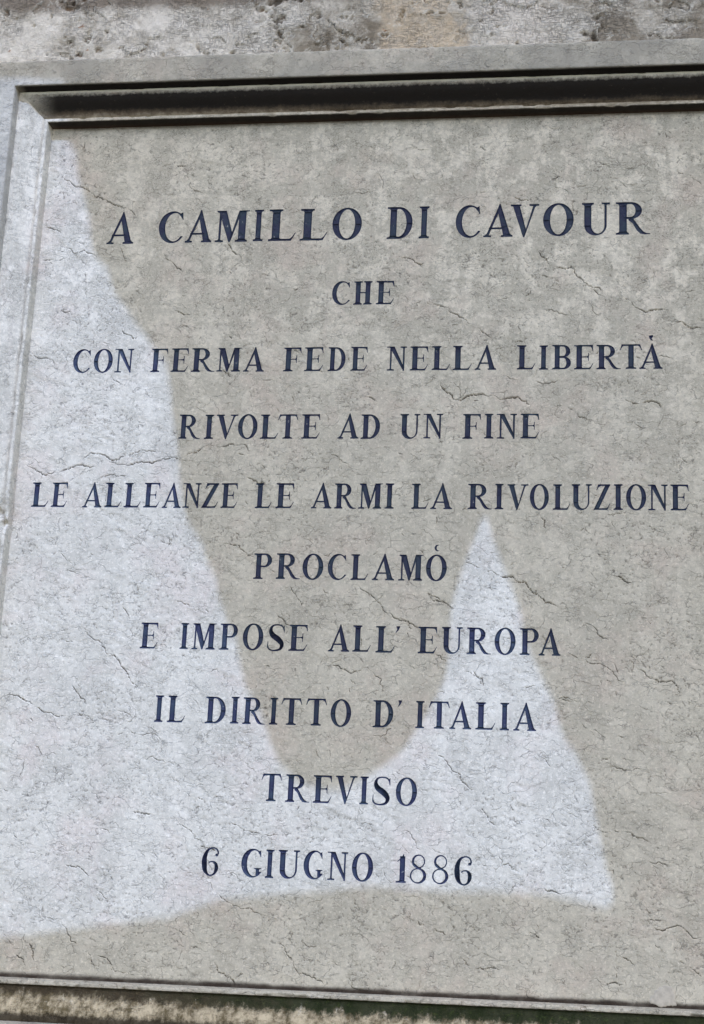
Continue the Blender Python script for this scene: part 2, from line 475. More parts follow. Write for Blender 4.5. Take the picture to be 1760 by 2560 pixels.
CRACKS = [
 [(-706,783),(-682,768),(-656,750),(-635,744),(-613,731),(-591,717),(-566,706),(-538,696),(-520,687),(-505,670),(-477,658)],
 [(-718,651),(-699,649),(-681,641),(-669,626),(-656,619)],
 [(-667,610),(-653,599),(-640,588),(-622,596),(-600,585),(-575,574),(-553,568)],
 [(-550,602),(-532,582),(-510,562),(-492,551),(-482,551)],
 [(-624,550),(-615,542),(-614,518),(-609,493),(-605,470)],
 [(-720,580),(-698,574),(-684,571),(-661,576)],
 [(-670,456),(-645,449),(-621,447),(-612,440)],
 [(-520,407),(-506,395),(-492,386),(-482,391)],
 [(-574,528),(-559,510)],
 [(-473,613),(-455,592),(-437,579),(-419,562),(-387,539)],
 [(-410,451),(-383,440),(-356,440),(-339,422)],
 [(-467,799),(-436,796),(-405,794),(-384,787)],
 [(-405,748),(-380,733),(-363,725),(-348,708)],
 [(-719,353),(-703,343),(-686,343),(-664,327),(-641,316)],
 [(-551,302),(-527,290),(-503,278)],
 [(-307,401),(-284,392),(-258,380)],
 [(-301,608),(-290,590),(-273,579)],
 [(400,726),(420,719),(444,698)],
 [(317,706),(332,694),(360,689),(372,682)],
 [(321,593),(345,590),(369,579),(394,545),(418,536),(442,536),(454,516),(481,492),(497,475),(525,459)],
 [(546,468),(567,450),(595,433),(645,436)],
 [(124,480),(143,458),(167,453),(196,436),(224,420),(253,398),(269,385),(281,366)],
 [(649,411),(668,411),(691,396),(712,393)],
 [(675,483),(713,469)],
 [(623,541),(650,532)],
 [(656,760),(679,746),(703,730),(717,716)],
 [(78,568),(103,561),(132,552)],
 [(379,438),(415,435),(442,422)],
 [(143,298),(164,289),(186,260),(199,249),(220,244),(249,253),(282,253),(298,242),(315,246),(340,244),(360,230),(385,222)],
 [(405,232),(438,224),(458,206),(479,197)],
 [(487,210),(511,206),(535,206),(555,193),(583,182),(599,173)],
 [(547,243),(572,234),(596,238),(612,236),(624,223),(662,225)],
 [(5,258),(27,249),(49,238),(65,238)],
 [(-710,114),(-689,93),(-658,77),(-633,82),(-611,91),(-588,100),(-556,96),(-524,103),(-487,101),(-424,108),(-389,117),(-361,110),(-320,103)],
 [(-591,107),(-558,126),(-516,110),(-480,119),(-454,133),(-417,129),(-379,115)],
 [(-544,70),(-522,77),(-499,75),(-481,77)],
 [(-370,115),(-322,140),(-300,142),(-260,147),(-232,145),(-204,126)],
 [(-320,110),(-298,117),(-226,119)],
 [(-63,136),(-35,119),(-12,101),(-3,92)],
 [(-224,76),(-205,67),(-183,62)],
 [(7,-144),(34,-166),(56,-183),(74,-207),(101,-222),(131,-232),(162,-251)],
 [(-120,-148),(-110,-172),(-96,-190),(-91,-203)],
 [(159,-164),(185,-181),(207,-194)],
 [(-366,-189),(-339,-197),(-315,-210),(-292,-219)],
 [(-303,-62),(-272,-68),(-231,-73),(-212,-93),(-193,-106)],
 [(103,-216),(123,-226),(137,-246),(147,-259)],
 [(237,-326),(262,-335),(276,-351)],
 [(416,-377),(441,-380),(465,-382)],
 [(-41,-311),(-11,-321),(16,-333),(45,-321),(62,-339),(72,-355),(77,-381)],
 [(177,-286),(200,-304),(204,-313)],
 [(-483,-191),(-467,-206),(-454,-224),(-451,-239)],
 [(-579,-240),(-544,-258),(-512,-276),(-495,-301),(-468,-315),(-448,-340),(-431,-365),(-405,-377)],
 [(-710,-385),(-684,-392),(-641,-409),(-610,-426),(-583,-435),(-557,-432)],
 [(-653,-476),(-625,-491),(-601,-511),(-584,-536),(-567,-560),(-553,-575)],
 [(-560,-368),(-543,-389),(-523,-410)],
 [(-543,-425),(-502,-442)],
 [(-446,-447),(-423,-465),(-387,-464),(-372,-470),(-353,-486)],
 [(-384,-502),(-358,-516),(-332,-525),(-317,-528)],
 [(-461,-536),(-441,-556),(-433,-563)],
 [(-686,-577),(-667,-587),(-641,-593),(-626,-596)],
 [(-682,-650),(-659,-663),(-639,-683),(-622,-702),(-604,-708),(-581,-722)],
 [(-483,-646),(-464,-657),(-445,-670),(-434,-678)],
 [(-324,-635),(-301,-648),(-282,-668),(-260,-684)],
 [(-545,-723),(-515,-729),(-496,-743),(-472,-773),(-453,-789),(-431,-800)],
 [(-368,-698),(-353,-714),(-331,-720)],
 [(-218,-629),(-192,-645),(-164,-652),(-146,-657),(-113,-656)],
 [(-421,-625),(-396,-622),(-371,-625)],
 [(-263,-745),(-233,-767),(-211,-786),(-179,-798),(-155,-804),(-137,-816)],
 [(230,-97),(257,-113),(288,-120),(303,-130),(330,-132),(353,-143),(372,-166),(395,-185),(428,-198),(455,-200)],
 [(159,-169),(182,-184),(205,-194),(210,-201)],
 [(377,-1),(393,-16),(398,-36)],
 [(304,-5),(324,-21),(347,-25)],
 [(470,-223),(499,-241),(525,-260)],
 [(433,-284),(470,-295),(492,-306),(511,-309),(533,-328),(558,-348)],
 [(573,-308),(598,-332),(642,-337),(656,-359),(667,-373),(701,-387)],
 [(452,-400),(467,-422),(485,-437),(518,-453)],
 [(419,-375),(448,-378),(467,-382)],
 [(187,-481),(203,-499),(229,-525),(245,-546),(267,-560)],
 [(260,-575),(279,-593),(294,-617),(309,-626)],
 [(436,-595),(457,-602),(486,-615),(508,-629),(529,-633)],
 [(547,-629),(572,-637),(593,-644),(622,-657)],
 [(643,-670),(660,-684)],
 [(254,-326),(274,-344),(277,-355)],
 [(522,-507),(551,-512),(576,-508),(594,-514)],
 [(271,-701),(307,-707),(332,-695),(350,-709),(365,-715)],
 [(398,-739),(430,-748),(444,-762)],
 [(122,-634),(145,-651),(164,-676)],
 [(116,-476),(135,-479),(151,-497),(162,-501)],
 [(533,-129),(551,-139),(570,-144)],
 [(-541,-834),(-526,-850),(-505,-875),(-486,-891),(-470,-913),(-448,-930)],
 [(-461,-897),(-443,-901),(-428,-918),(-410,-926)],
 [(-358,-831),(-330,-835),(-301,-844),(-286,-855)],
 [(-306,-866),(-278,-873),(-250,-881),(-233,-879)],
 [(-231,-897),(-220,-916),(-195,-926),(-174,-941)],
 [(-382,-921),(-367,-932),(-360,-941)],
 [(-625,-902),(-608,-914),(-589,-932)],
 [(-601,-879),(-590,-895),(-585,-913)],
 [(-104,-856),(-90,-874),(-75,-890),(-69,-906),(-56,-921)],
 [(-64,-909),(-40,-918),(-26,-925),(-12,-932)],
 [(11,-915),(28,-918),(42,-935),(62,-939),(89,-939)],
 [(158,-806),(178,-817),(198,-825),(219,-834)],
 [(246,-872),(260,-885),(276,-891),(302,-887),(322,-891)],
 [(-31,-883),(-20,-899),(-1,-889),(20,-897)],
 [(579,-789),(594,-793),(607,-804),(620,-808),(635,-801),(651,-797),(663,-806),(676,-819),(695,-824)],
 [(645,-860),(663,-868),(680,-879),(694,-889)],
 [(491,-896),(504,-903),(517,-907),(537,-906),(550,-908)],
 [(364,-929),(380,-937),(395,-945)],
 [(370,-822),(381,-822),(394,-831)],
 [(545,-857),(560,-864),(571,-877)],
]
GAP = [(-1332,927),(-791,908),(-701,897),(-685,876),(-660,836),(-653,787),(-634,732),(-615,676),(-606,615),(-594,586),(-564,556),(-542,495),(-519,466),(-488,424),(-459,389),(-444,368),(-414,331),(-398,263),(-395,227),(-378,156),(-372,111),(-360,41),(-343,-19),(-310,-62),(-296,-103),(-273,-143),(-267,-178),(-253,-205),(-244,-235),(-224,-261),(-214,-307),(-200,-357),(-169,-402),(-147,-458),(-121,-514),(-83,-548),(-39,-559),(1,-560),(32,-545),(74,-519),(117,-488),(138,-456),(163,-415),(188,-369),(204,-327),(206,-280),(208,-211),(216,-165),(234,-101),(255,-46),(268,-3),(278,-7),(290,-53),(310,-104),(330,-151),(350,-209),(354,-247),(388,-323),(412,-371),(435,-446),(460,-481),(486,-536),(500,-611),(517,-696),(529,-720),(529,-769),(508,-773),(416,-756),(372,-753),(283,-754),(205,-757),(77,-751),(-50,-766),(-223,-787),(-325,-825),(-658,-876),(-1064,-947)]  # outline of the lit patch, cut into the added sun blocker


# ------------------------------------------------------------------ letter shapes: overlapping pieces in units of the cap height
S, T = 0.205, 0.068


def arc(cx, cy, rx, ry, a0, a1, n=22):
    return [(cx + rx * math.cos(R(a0 + (a1 - a0) * i / n)), cy + ry * math.sin(R(a0 + (a1 - a0) * i / n))) for i in range(n + 1)]


def band(o, i):
    """A closed piece between an outer arc and an inner arc running the same way."""
    return o + i[::-1]


def ring(cx, cy, rx, ry, ix, iy, irx, iry):
    return [band(arc(cx, cy, rx, ry, a, a + 180), arc(ix, iy, irx, iry, a, a + 180)) for a in (0, 180)]


def rect(x0, y0, x1, y1):
    return [(x0, y0), (x1, y0), (x1, y1), (x0, y1)]


def foot(x0, x1, s0, s1, y=0.0):
    """Bracketed slab serif under (y = 0) or over (y = 1) a stem s0..s1."""
    d = 1 if y == 0 else -1
    return [(x0, y), (x1, y), (x1, y + d * 0.055), (s1 + 0.025, y + d * 0.065), (s1, y + d * 0.10), (s0, y + d * 0.10), (s0 - 0.025, y + d * 0.065), (x0, y + d * 0.055)]


def brush(pts, n=8):
    """A stroke of changing width along a smooth line through (x, y, width)."""
    P = [pts[0]] + list(pts) + [pts[-1]]
    line = []
    for i in range(1, len(P) - 2):
        for k in range(n):
            t = k / n
            line.append(tuple(0.5 * (2 * P[i][j] + (P[i + 1][j] - P[i - 1][j]) * t + (2 * P[i - 1][j] - 5 * P[i][j] + 4 * P[i + 1][j] - P[i + 2][j]) * t * t + (3 * P[i][j] - P[i - 1][j] - 3 * P[i + 1][j] + P[i + 2][j]) * t ** 3) for j in range(3)))
    line.append(tuple(P[-1]))
    L, Rr = [], []
    for i, (x, y, wd) in enumerate(line):
        a, b = line[max(i - 1, 0)], line[min(i + 1, len(line) - 1)]
        dx, dy = b[0] - a[0], b[1] - a[1]
        q = math.hypot(dx, dy) or 1e-6
        L.append((x - dy / q * wd / 2, y + dx / q * wd / 2))
        Rr.append((x + dy / q * wd / 2, y - dx / q * wd / 2))
    return [[L[i], L[i + 1], Rr[i + 1], Rr[i]] for i in range(len(line) - 1)]


def leg_L(x0, xt, h=0.25):
    return [(x0, 0), (xt - 0.12, 0), (xt, h), (xt - 0.022, h + 0.008), (xt - 0.10, 0.12), (xt - 0.16, 0.07), (xt - 0.24, T), (x0, T)]


def arm_top(x0, xt, h=0.75):
    return [(x0, 1), (xt - 0.02, 1), (xt, h), (xt - 0.025, h), (xt - 0.06, 0.87), (xt - 0.10, 0.92), (xt - 0.17, 1 - T), (x0, 1 - T)]


def mid_bar(x0, xt, y=0.51):
    return [(x0, y - 0.02), (xt - 0.08, y - 0.022), (xt - 0.035, y - 0.05), (xt - 0.03, y - 0.16), (xt, y - 0.16), (xt, y + 0.16), (xt - 0.03, y + 0.16), (xt - 0.035, y + 0.05), (xt - 0.08, y + 0.022), (x0, y + 0.02)]


def stem(x, t0, t1, b0, b1):
    return [rect(x, 0.0, x + S, 1.0), foot(t0, t1, x, x + S, 1), foot(b0, b1, x, x + S, 0)]


def bowl(x0, xr, y0, y1, sw, flat):
    """D-like bowl from the stem at x0, its outside at xr, between heights y0 and y1."""
    cy, ry, rx = (y0 + y1) / 2, (y1 - y0) / 2, xr - flat
    out = [(x0, y0)] + arc(flat, cy, rx, ry, -90, 90) + [(x0, y1)]
    inn = [(x0, y0 + T)] + arc(flat, cy, rx - sw, ry - T, -90, 90) + [(x0, y1 - T)]
    h = len(out) // 2
    return [out[:h + 1] + inn[:h + 1][::-1], out[h:] + inn[h:][::-1]]


def leg_R(x, y, xe):
    return [(x, y + 0.01), (x + 0.10, y), (x + (xe - x) * 0.52, 0.20), (x + (xe - x) * 0.68, 0.085), (x + (xe - x) * 0.82, 0.04), (xe, 0.030), (xe, 0.0), (x + (xe - x) * 0.72, -0.006), (x + (xe - x) * 0.52, 0.02), (x + (xe - x) * 0.36, 0.12), (x + (xe - x) * 0.16, 0.34), (x - 0.03, y - 0.055)]


def c_shape(cx, rx):
    return band(arc(cx, 0.5, rx, 0.512, 42, 325, 36), arc(cx + 0.055, 0.5, rx - 0.145, 0.45, 48, 320, 36))


GL = {   # glyph: (x of the left anchor, x of the right anchor, pieces); anchor heights are those the data was taken at
    'I': (0, .385, stem(.09, 0.012, .375, 0, .385)),
    'L': (0, .72, stem(.09, .0, .36, 0, .34) + [leg_L(.2, .72)]),
    'E': (0, .72, stem(.09, .0, .3, 0, .3) + [leg_L(.2, .72), arm_top(.2, .715), mid_bar(.2, .55)]),
    'F': (0, .70, stem(.09, .01, .3, 0, .38) + [arm_top(.2, .70, .76), mid_bar(.2, .53)]),
    'T': (0, .84, [rect(.32, 0, .32 + S, 1), foot(.22, .62, .32, .32 + S, 0), [(.07, 1), (0, .76), (.028, .755), (.09, .89), (.15, 1 - T), (.42, 1 - T), (.42, 1)], [(.77, 1), (.84, .76), (.812, .755), (.75, .89), (.69, 1 - T), (.42, 1 - T), (.42, 1)]]),
    'H': (0, .79, [rect(.09, 0, .09 + S, 1), rect(.505, 0, .505 + S, 1), foot(0, .37, .09, .295, 0), foot(0.01, .36, .09, .295, 1), foot(.43, .79, .505, .71, 0), foot(.43, .79, .505, .71, 1), rect(.2, .48, .6, .535)]),
    'A': (0, .81, [[(.38, .86), (.43, 1.03), (.465, 1.03), (.76, .02), (.555, .02)], [(.43, 1.0), (.062, .02), (.136, .02), (.44, .82)], foot(0, .22, .075, .125, 0), foot(.49, .81, .575, .745, 0), rect(.15, .245, .62, .305)]),
    'V': (0, .89, [[(.055, .98), (.275, .98), (.485, .22), (.435, -.02), (.395, -.02)], [(.40, -.02), (.437, -.02), (.788, .98), (.71, .98)], foot(0, .335, .09, .245, 1), foot(.58, .89, .72, .77, 1)]),
    'M': (0, .92, [rect(.095, 0, .16, .97), foot(0, .24, .105, .148, 0), [(.02, 1), (.29, 1), (.485, .30), (.44, .0), (.39, .0), (.09, .92), (.02, .96)], [(.40, .0), (.44, .0), (.725, .95), (.70, 1.0), (.65, 1.0)], rect(.655, 0, .655 + S, 1), foot(.57, .92, .655, .655 + S, 0), [(.66, 1), (.95, 1), (.95, .97), (.86, .955), (.83, .92), (.68, .92)]]),
    'N': (0, .74, [rect(.102, 0, .17, .97), foot(0, .267, .112, .158, 0), [(-.02, 1), (.265, 1), (.645, .15), (.66, -.01), (.62, -.01), (.105, .93), (.08, .955), (-.02, .955)], rect(.595, -.01, .662, 1), foot(.49, .74, .605, .652, 1)]),
    'U': (0, .81, [foot(0, .345, .07, .275, 1), foot(.57, .81, .665, .71, 1), rect(.07, .30, .275, 1), rect(.65, .30, .718, 1), band(arc(.394, .305, .324, .318, 180, 360), arc(.4625, .305, .1875, .25, 180, 360))]),
    'O': (0, .81, ring(.405, .5, .405, .515, .405, .5, .218, .454)),
    'C': (0, .76, [c_shape(.43, .43), [(.655, .93), (.735, .975), (.76, .73), (.735, .73), (.70, .80), (.63, .88)]]),
    'G': (0, .71, [c_shape(.40, .40), [(.61, .92), (.675, .97), (.69, .72), (.665, .72), (.635, .80), (.58, .88)], foot(.455, .71, .52, .655, 0) and [(.45, .335), (.71, .335), (.71, .31), (.655, .285), (.64, .26), (.64, .09), (.58, .08), (.52, .045), (.52, .26), (.505, .285), (.45, .31)]]),
    'D': (0, .80, stem(.095, .0, .3, 0, .3) + bowl(.2, .80, 0, 1, .195, .36)),
    'P': (0, .74, stem(.10, .0, .3, 0, .39) + bowl(.2, .74, .46, 1, .18, .44)),
    'R': (0, .92, stem(.09, .0, .3, 0, .35) + bowl(.2, .70, .475, 1, .175, .40) + [leg_R(.36, .50, .92)]),
    'B': (0, .765, stem(.10, .0, .3, 0, .3) + bowl(.2, .735, .485, 1, .18, .44) + bowl(.2, .765, 0, .53, .19, .46)),
    'Z': (0, .70, [[(.0, 0), (.20, 0), (.70, .985), (.50, .985)], leg_L(.02, .70), [(.19, 1), (.70, 1), (.69, 1 - T), (.30, 1 - T), (.20, .87), (.14, .76), (.115, .765)]]),
    'S': (0, .70, brush([(.035, .34, .02), (.03, .19, .045), (.10, .055, .06), (.30, .01, .06), (.52, .07, .10), (.58, .25, .17), (.44, .43, .22), (.20, .60, .20), (.12, .78, .14), (.20, .95, .07), (.39, .99, .055), (.56, .945, .06), (.64, .82, .05), (.66, .70, .02)]) + [[(.0, .10), (.05, .12), (.045, .36), (.02, .36)], [(.60, .90), (.665, .98), (.67, .70), (.645, .70)]]),
    '1': (0, .36, [rect(.13, 0, .13 + S * .9, .93), foot(0, .36, .13, .28, 0), [(.05, .72), (.13, .80), (.2, .80), (.274, .92), (.274, 1.01), (.25, 1.01), (.21, .93), (.04, .745)]]),
    '8': (0, .58, ring(.29, .265, .29, .275, .262, .265, .205, .222) + ring(.29, .765, .235, .245, .308, .765, .172, .195) + [[(.07, .66), (.19, .57), (.50, .42), (.53, .36), (.46, .46), (.34, .545), (.15, .70)], [(.10, .62), (.30, .50), (.45, .47), (.36, .56), (.2, .60)]]),
    '6': (0, .58, brush([(.50, .74, .07), (.545, .80, .06), (.50, .93, .055), (.36, .985, .055), (.20, .91, .085), (.105, .70, .145), (.09, .45, .18), (.125, .20, .15), (.22, .05, .075), (.33, .012, .055), (.45, .08, .08), (.51, .25, .13), (.485, .41, .11), (.40, .495, .06), (.29, .485, .045), (.23, .43, .04)]) + [arc(.50, .735, .055, .055, 0, 330, 10)]),
    "'": (0, .18, [[(.03, 1.0), (.18, 1.0), (.17, .93), (.12, .84), (.0, .72), (.07, .88)]]),
    '`': (0, .18, [band(arc(.11, .13, .11, .13, 80, 300, 14), arc(.15, .13, .075, .10, 80, 300, 14))]),
    '~': (0, .18, [[(.0, .24), (.15, .27), (.16, .20), (.10, .12), (.17, .03), (.07, .05), (.01, .14)]]),
}

polys, owner = [], []       # pieces in mm on the plane, and the word each belongs to
letters = []                # (word index, box)
word_names = []             # (line index, text)


def put(ch, z, cap, xl, xr, wi):
    a, b, ps = GL[ch]
    k = (xr - xl) / (b - a)
    jit = rng.normal(0, 0.25)
    lo = [1e9, 1e9]
    hi = [-1e9, -1e9]
    for p in ps:
        q = []
        for x, y in p:
            px, pz = xl + (x - a) * k, z + y * cap + jit
            q.append((px, pz))
            lo = [min(lo[0], px), min(lo[1], pz)]
            hi = [max(hi[0], px), max(hi[1], pz)]
        if sum(u[0] * v[1] - v[0] * u[1] for u, v in zip(q, q[1:] + q[:1])) < 0:
            q = q[::-1]
        polys.append(q)
        owner.append(wi)
    letters.append((wi, lo, hi, len(polys) - len(ps), len(polys)))


for li, (z, cap, words) in enumerate(TEXT):
    for wtxt, boxes in words:
        wi = len(word_names)
        word_names.append((li, wtxt))
        for ch, (xl, xr) in zip(wtxt, boxes):
            put(ch, z, cap, xl, xr, wi)
        if wtxt == 'LIBERTA':
            put('~', 368.0, 54, 601.0, 610.5, wi)
        if wtxt == 'PROCLAMO':
            put('`', -81.5, 54, 172.0, 182.0, wi)
        if wtxt == 'ALL':
            put("'", z, cap, 98.5, 108.0, wi)
        if wtxt == 'D':
            put("'", z, cap, 108.0, 117.0, wi)


def inside(px, pz, poly):
    r = np.zeros(len(px), dtype=bool)
    n = len(poly)
    for i in range(n):
        x0, z0 = poly[i]
        x1, z1 = poly[(i + 1) % n]
        if z0 == z1:
            continue
        c = (z0 > pz) != (z1 > pz)
        r ^= c & (px < (x1 - x0) * (pz - z0) / (z1 - z0) + x0)
    return r


# ------------------------------------------------------------------ cracks: every polyline roughened, then three rows of points
crack_pts = []              # x, z, depth (mm), crack weight


def roughen(line, rough):
    pts = [Vector(p) for p in line]
    for _ in range(5):
        new = [pts[0]]
        for a, b in zip(pts, pts[1:]):
            L = (b - a).length
            if L > 4.0:
                t = (b - a) / L
                mid = (a + b) / 2 + Vector((-t.y, t.x)) * random.gauss(0, rough * min(L, 25))
                new.append(mid)
            new.append(b)
        pts = new
    return pts


def add_crack(line, w0, rough=0.11):
    pts = roughen(line, rough)
    n = len(pts)
    for i, p in enumerate(pts):
        a, b = pts[max(i - 1, 0)], pts[min(i + 1, n - 1)]
        t = (b - a)
        t = t / (t.length or 1)
        nn = Vector((-t.y, t.x))
        s = i / max(n - 1, 1)
        taper = min(1.0, 6 * s, 6 * (1 - s))
        gap = vnoise(np.array([p.x * 0.06 + 91]), np.array([p.y * 0.06]))[0]
        w = 0.9 * w0 * taper * max(0.0, min(1.5, 2.8 * gap - 0.35))
        if w < 0.28:
            continue
        for sd, dep, cw in ((0, w * 2.4, 1.0), (1, 0.0, 0.0), (-1, 0.0, 0.0), (1 + 0.8 / w, 0.0, 0.0), (-1 - 0.8 / w, -0.25, 0.0)):
            crack_pts.append((p.x + nn.x * sd * w * 1.15, p.y + nn.y * sd * w * 1.15, dep, cw * min(1, w / 0.9)))


for c in CRACKS:
    L = sum((Vector(b) - Vector(a)).length for a, b in zip(c, c[1:]))
    add_crack(c, random.uniform(0.7, 1.55) + (0.4 if L > 180 else 0))
for _ in range(900):
    x, z = random.uniform(-700, 700), random.uniform(-930, 880)
    a = R(random.gauss(-24, 26))
    L = random.choice((random.uniform(6, 18), random.uniform(6, 18), random.uniform(15, 55)))
    n = max(2, int(L / 8))
    line = [(x, z)]
    for i in range(n):
        a += random.gauss(0, 0.35)
        x += math.cos(a) * L / n
        z += math.sin(a) * L / n
        line.append((x, z))
    add_crack(line, random.uniform(0.32, 0.75) + (0.5 if random.random() < 0.06 else 0.0), 0.16)
crack_pts = np.array([c for c in crack_pts if 2 - PX < c[0] < PXR - 2 and PB + 2 < c[1] < PT - 2])


# ------------------------------------------------------------------ the panel, cut by the letters
STEP = 3.0
gx = np.arange(-PX + 2, PXR - 1, STEP)
gz = np.arange(PB + 2, PT - 1, STEP * 0.87)
GX, GZ = np.meshgrid(gx, gz)
GX[1::2] += STEP / 2
GX = GX + rng.uniform(-0.8, 0.8, GX.shape)
GZ = GZ + rng.uniform(-0.7, 0.7, GZ.shape)
gx, gz = GX.ravel(), GZ.ravel()
keep = (gx > 1 - PX) & (gx < PXR - 1) & (gz > PB + 1) & (gz < PT - 1)
# leave out grid points lying in a crack's groove
cells = set()
for x, z in crack_pts[:, :2]:
    cells.add((int(x // 1.8), int(z // 1.8)))
keep &= np.array([(int(a // 1.8), int(b // 1.8)) not in cells for a, b in zip(gx, gz)])


def in_letters(px, pz):
    r = np.zeros(len(px), dtype=bool)
    order = np.argsort(px)
    sx_ = px[order]
    for wi, lo, hi, a, b in letters:
        i, j = np.searchsorted(sx_, lo[0] - 0.6), np.searchsorted(sx_, hi[0] + 0.6)
        idx = order[i:j]
        idx = idx[(pz[idx] > lo[1] - 0.6) & (pz[idx] < hi[1] + 0.6)]
        if not len(idx):
            continue
        for p in polys[a:b]:
            r[idx] |= inside(px[idx], pz[idx], p)
    return r


keep &= ~in_letters(gx, gz)
gx, gz = gx[keep], gz[keep]
cin = in_letters(crack_pts[:, 0], crack_pts[:, 1])
crack_pts = crack_pts[~cin]
# each word by itself: its overlapping pieces and fine inner points become one triangulated union
cuts = []                  # per word: VX, VZ, triangles, outline edges
for wi in range(len(word_names)):
    vv, ff, inner = [], [], []
    for lw, lo, hi, a, b in letters:
        if lw != wi:
            continue
        ax, az = np.meshgrid(np.arange(lo[0], hi[0], 1.35), np.arange(lo[1], hi[1], 1.2))
        ax[1::2] += 0.67
        ax, az = ax.ravel(), az.ravel()
        r = np.zeros(len(ax), dtype=bool)
        for p in polys[a:b]:
            ff.append(list(range(len(vv), len(vv) + len(p))))
            vv.extend(Vector(v) for v in p)
            r |= inside(ax, az, p)
        inner += [Vector(v) for v in zip(ax[r], az[r])]
    ov, oe, of, o1, o2, o3 = delaunay_2d_cdt(vv + inner, [], ff, 0, 1e-4)
    tri = np.array([f for f, o in zip(of, o3) if o and len(f) == 3], dtype=np.int64)
    wx_, wz_ = np.array([v.x for v in ov]), np.array([v.y for v in ov])
    te = np.sort(np.concatenate([tri[:, [0, 1]], tri[:, [1, 2]], tri[:, [2, 0]]]), axis=1)
    ue, cnt = np.unique(te[:, 0] * len(wx_) + te[:, 1], return_counts=True)
    be = np.stack([ue[cnt == 1] // len(wx_), ue[cnt == 1] % len(wx_)], axis=1)
    cuts.append((wx_, wz_, tri, be))

verts2 = [Vector((-PX - 2, PB - 2)), Vector((PXR + 2, PB - 2)), Vector((PXR + 2, PT + 2)), Vector((-PX - 2, PT + 2))]
edges_in = []
for wx_, wz_, tri, be in cuts:
    vi, inv = np.unique(be, return_inverse=True)
    s0 = len(verts2)
    verts2.extend(Vector((wx_[k], wz_[k])) for k in vi)
    edges_in.extend((int(e[0]) + s0, int(e[1]) + s0) for e in inv.reshape(-1, 2))
rim = []
for x in np.arange(-PX, PXR, 6.0):
    rim += [(x, PT + 1), (x, PB - 1)]
for z in np.arange(PB, PT, 6.0):
    rim += [(-PX - 1, z), (PXR + 1, z)]
verts2.extend(Vector(r) for r in rim)
verts2.extend(Vector((a, b)) for a, b in zip(gx, gz))
n_cr = len(verts2)
verts2.extend(Vector((a, b)) for a, b in crack_pts[:, :2])
ov, oe, of, orig_v, o2, o3 = delaunay_2d_cdt(verts2, edges_in, [], 0, 1e-5)
VX = np.array([v.x for v in ov])
VZ = np.array([v.y for v in ov])
TRI = np.array([f for f in of if len(f) == 3], dtype=np.int64)
pm = ~in_letters(VX[TRI].mean(axis=1), VZ[TRI].mean(axis=1))
groove = np.zeros(len(VX))
crackw = np.zeros(len(VX))
for i, o in enumerate(orig_v):
    for k in o:
        if k >= n_cr:
            groove[i] = crack_pts[k - n_cr, 2]
            crackw[i] = crack_pts[k - n_cr, 3]
            break


def relief(x, z):
    """Worn surface of the slab in mm, outwards; and how pitted it is."""
    h = 0.7 * (fbm(x, z, 0.006, 3, 5.0) - 0.5) + 0.55 * (fbm(x, z, 0.05, 3, 17.0) - 0.5)
    ca, sa = math.cos(R(27)), math.sin(R(27))
    u, v = (x * ca - z * sa) * 0.55, (x * sa + z * ca) * 1.8
    for f, off, hh, wd in ((0.011, 3.0, 0.75, 0.012), (0.026, 29.0, 0.55, 0.03)):
        n = fbm(u, v, f, 4, off)
        msk = sstep(0.48, 0.56, fbm(x, z, 0.02, 2, off + 50))
        h += hh * msk * (sstep(0.5 - wd, 0.5 + wd, n) - 0.5)
    cl = sstep(0.42, 0.62, fbm(x, z, 0.012, 3, 71.0))
    p = sstep(0.66, 0.80, fbm(x, z, 0.27, 2, 83.0)) * (0.2 + 0.8 * cl)
    return h - 1.1 * p, p


def surface(x, z):
    h, p = relief(x, z)
    h = h * sstep(0, 14, np.minimum.reduce([x + PX, PXR - x, PT - z, z - PB]))
    # chip broken out of the left edge, above the lower lines
    chip = np.exp(-(((x + 722) / 14) ** 2 + ((z + 28) / 34) ** 2)) * (0.4 + 1.2 * fbm(x, z, 0.12, 3, 9.0))
    return h - 5.0 * chip, np.maximum(p, 0.35 * sstep(0.45, 0.9, chip))


HH, PIT = surface(VX, VZ)
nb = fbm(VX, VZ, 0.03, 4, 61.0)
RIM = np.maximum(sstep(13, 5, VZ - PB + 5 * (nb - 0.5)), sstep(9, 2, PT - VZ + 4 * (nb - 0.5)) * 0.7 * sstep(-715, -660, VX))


def to_world(x, z, y):
    return np.stack([x, y, z], axis=1) / 1000.0


plaque = bpy.data.objects.new('stone_plaque', None)
link(plaque)
plaque.location = (0, 0, ZB)
plaque.empty_display_size = 0.2
tag(plaque, 'pale limestone memorial plaque with dark blue carved inscription and deep moulded frame', 'plaque')

used, inv = np.unique(TRI[pm], return_inverse=True)
f = inv.reshape(-1, 3)
X, Zm = VX[used], VZ[used]
Y = -(HH[used]) + groove[used]
# faces counter-clockwise seen from the front (-y)
mesh_obj('panel', to_world(X, Zm, Y), f, M_PANEL, plaque, attrs={'crack': crackw[used], 'pit': PIT[used], 'rim': RIM[used]})

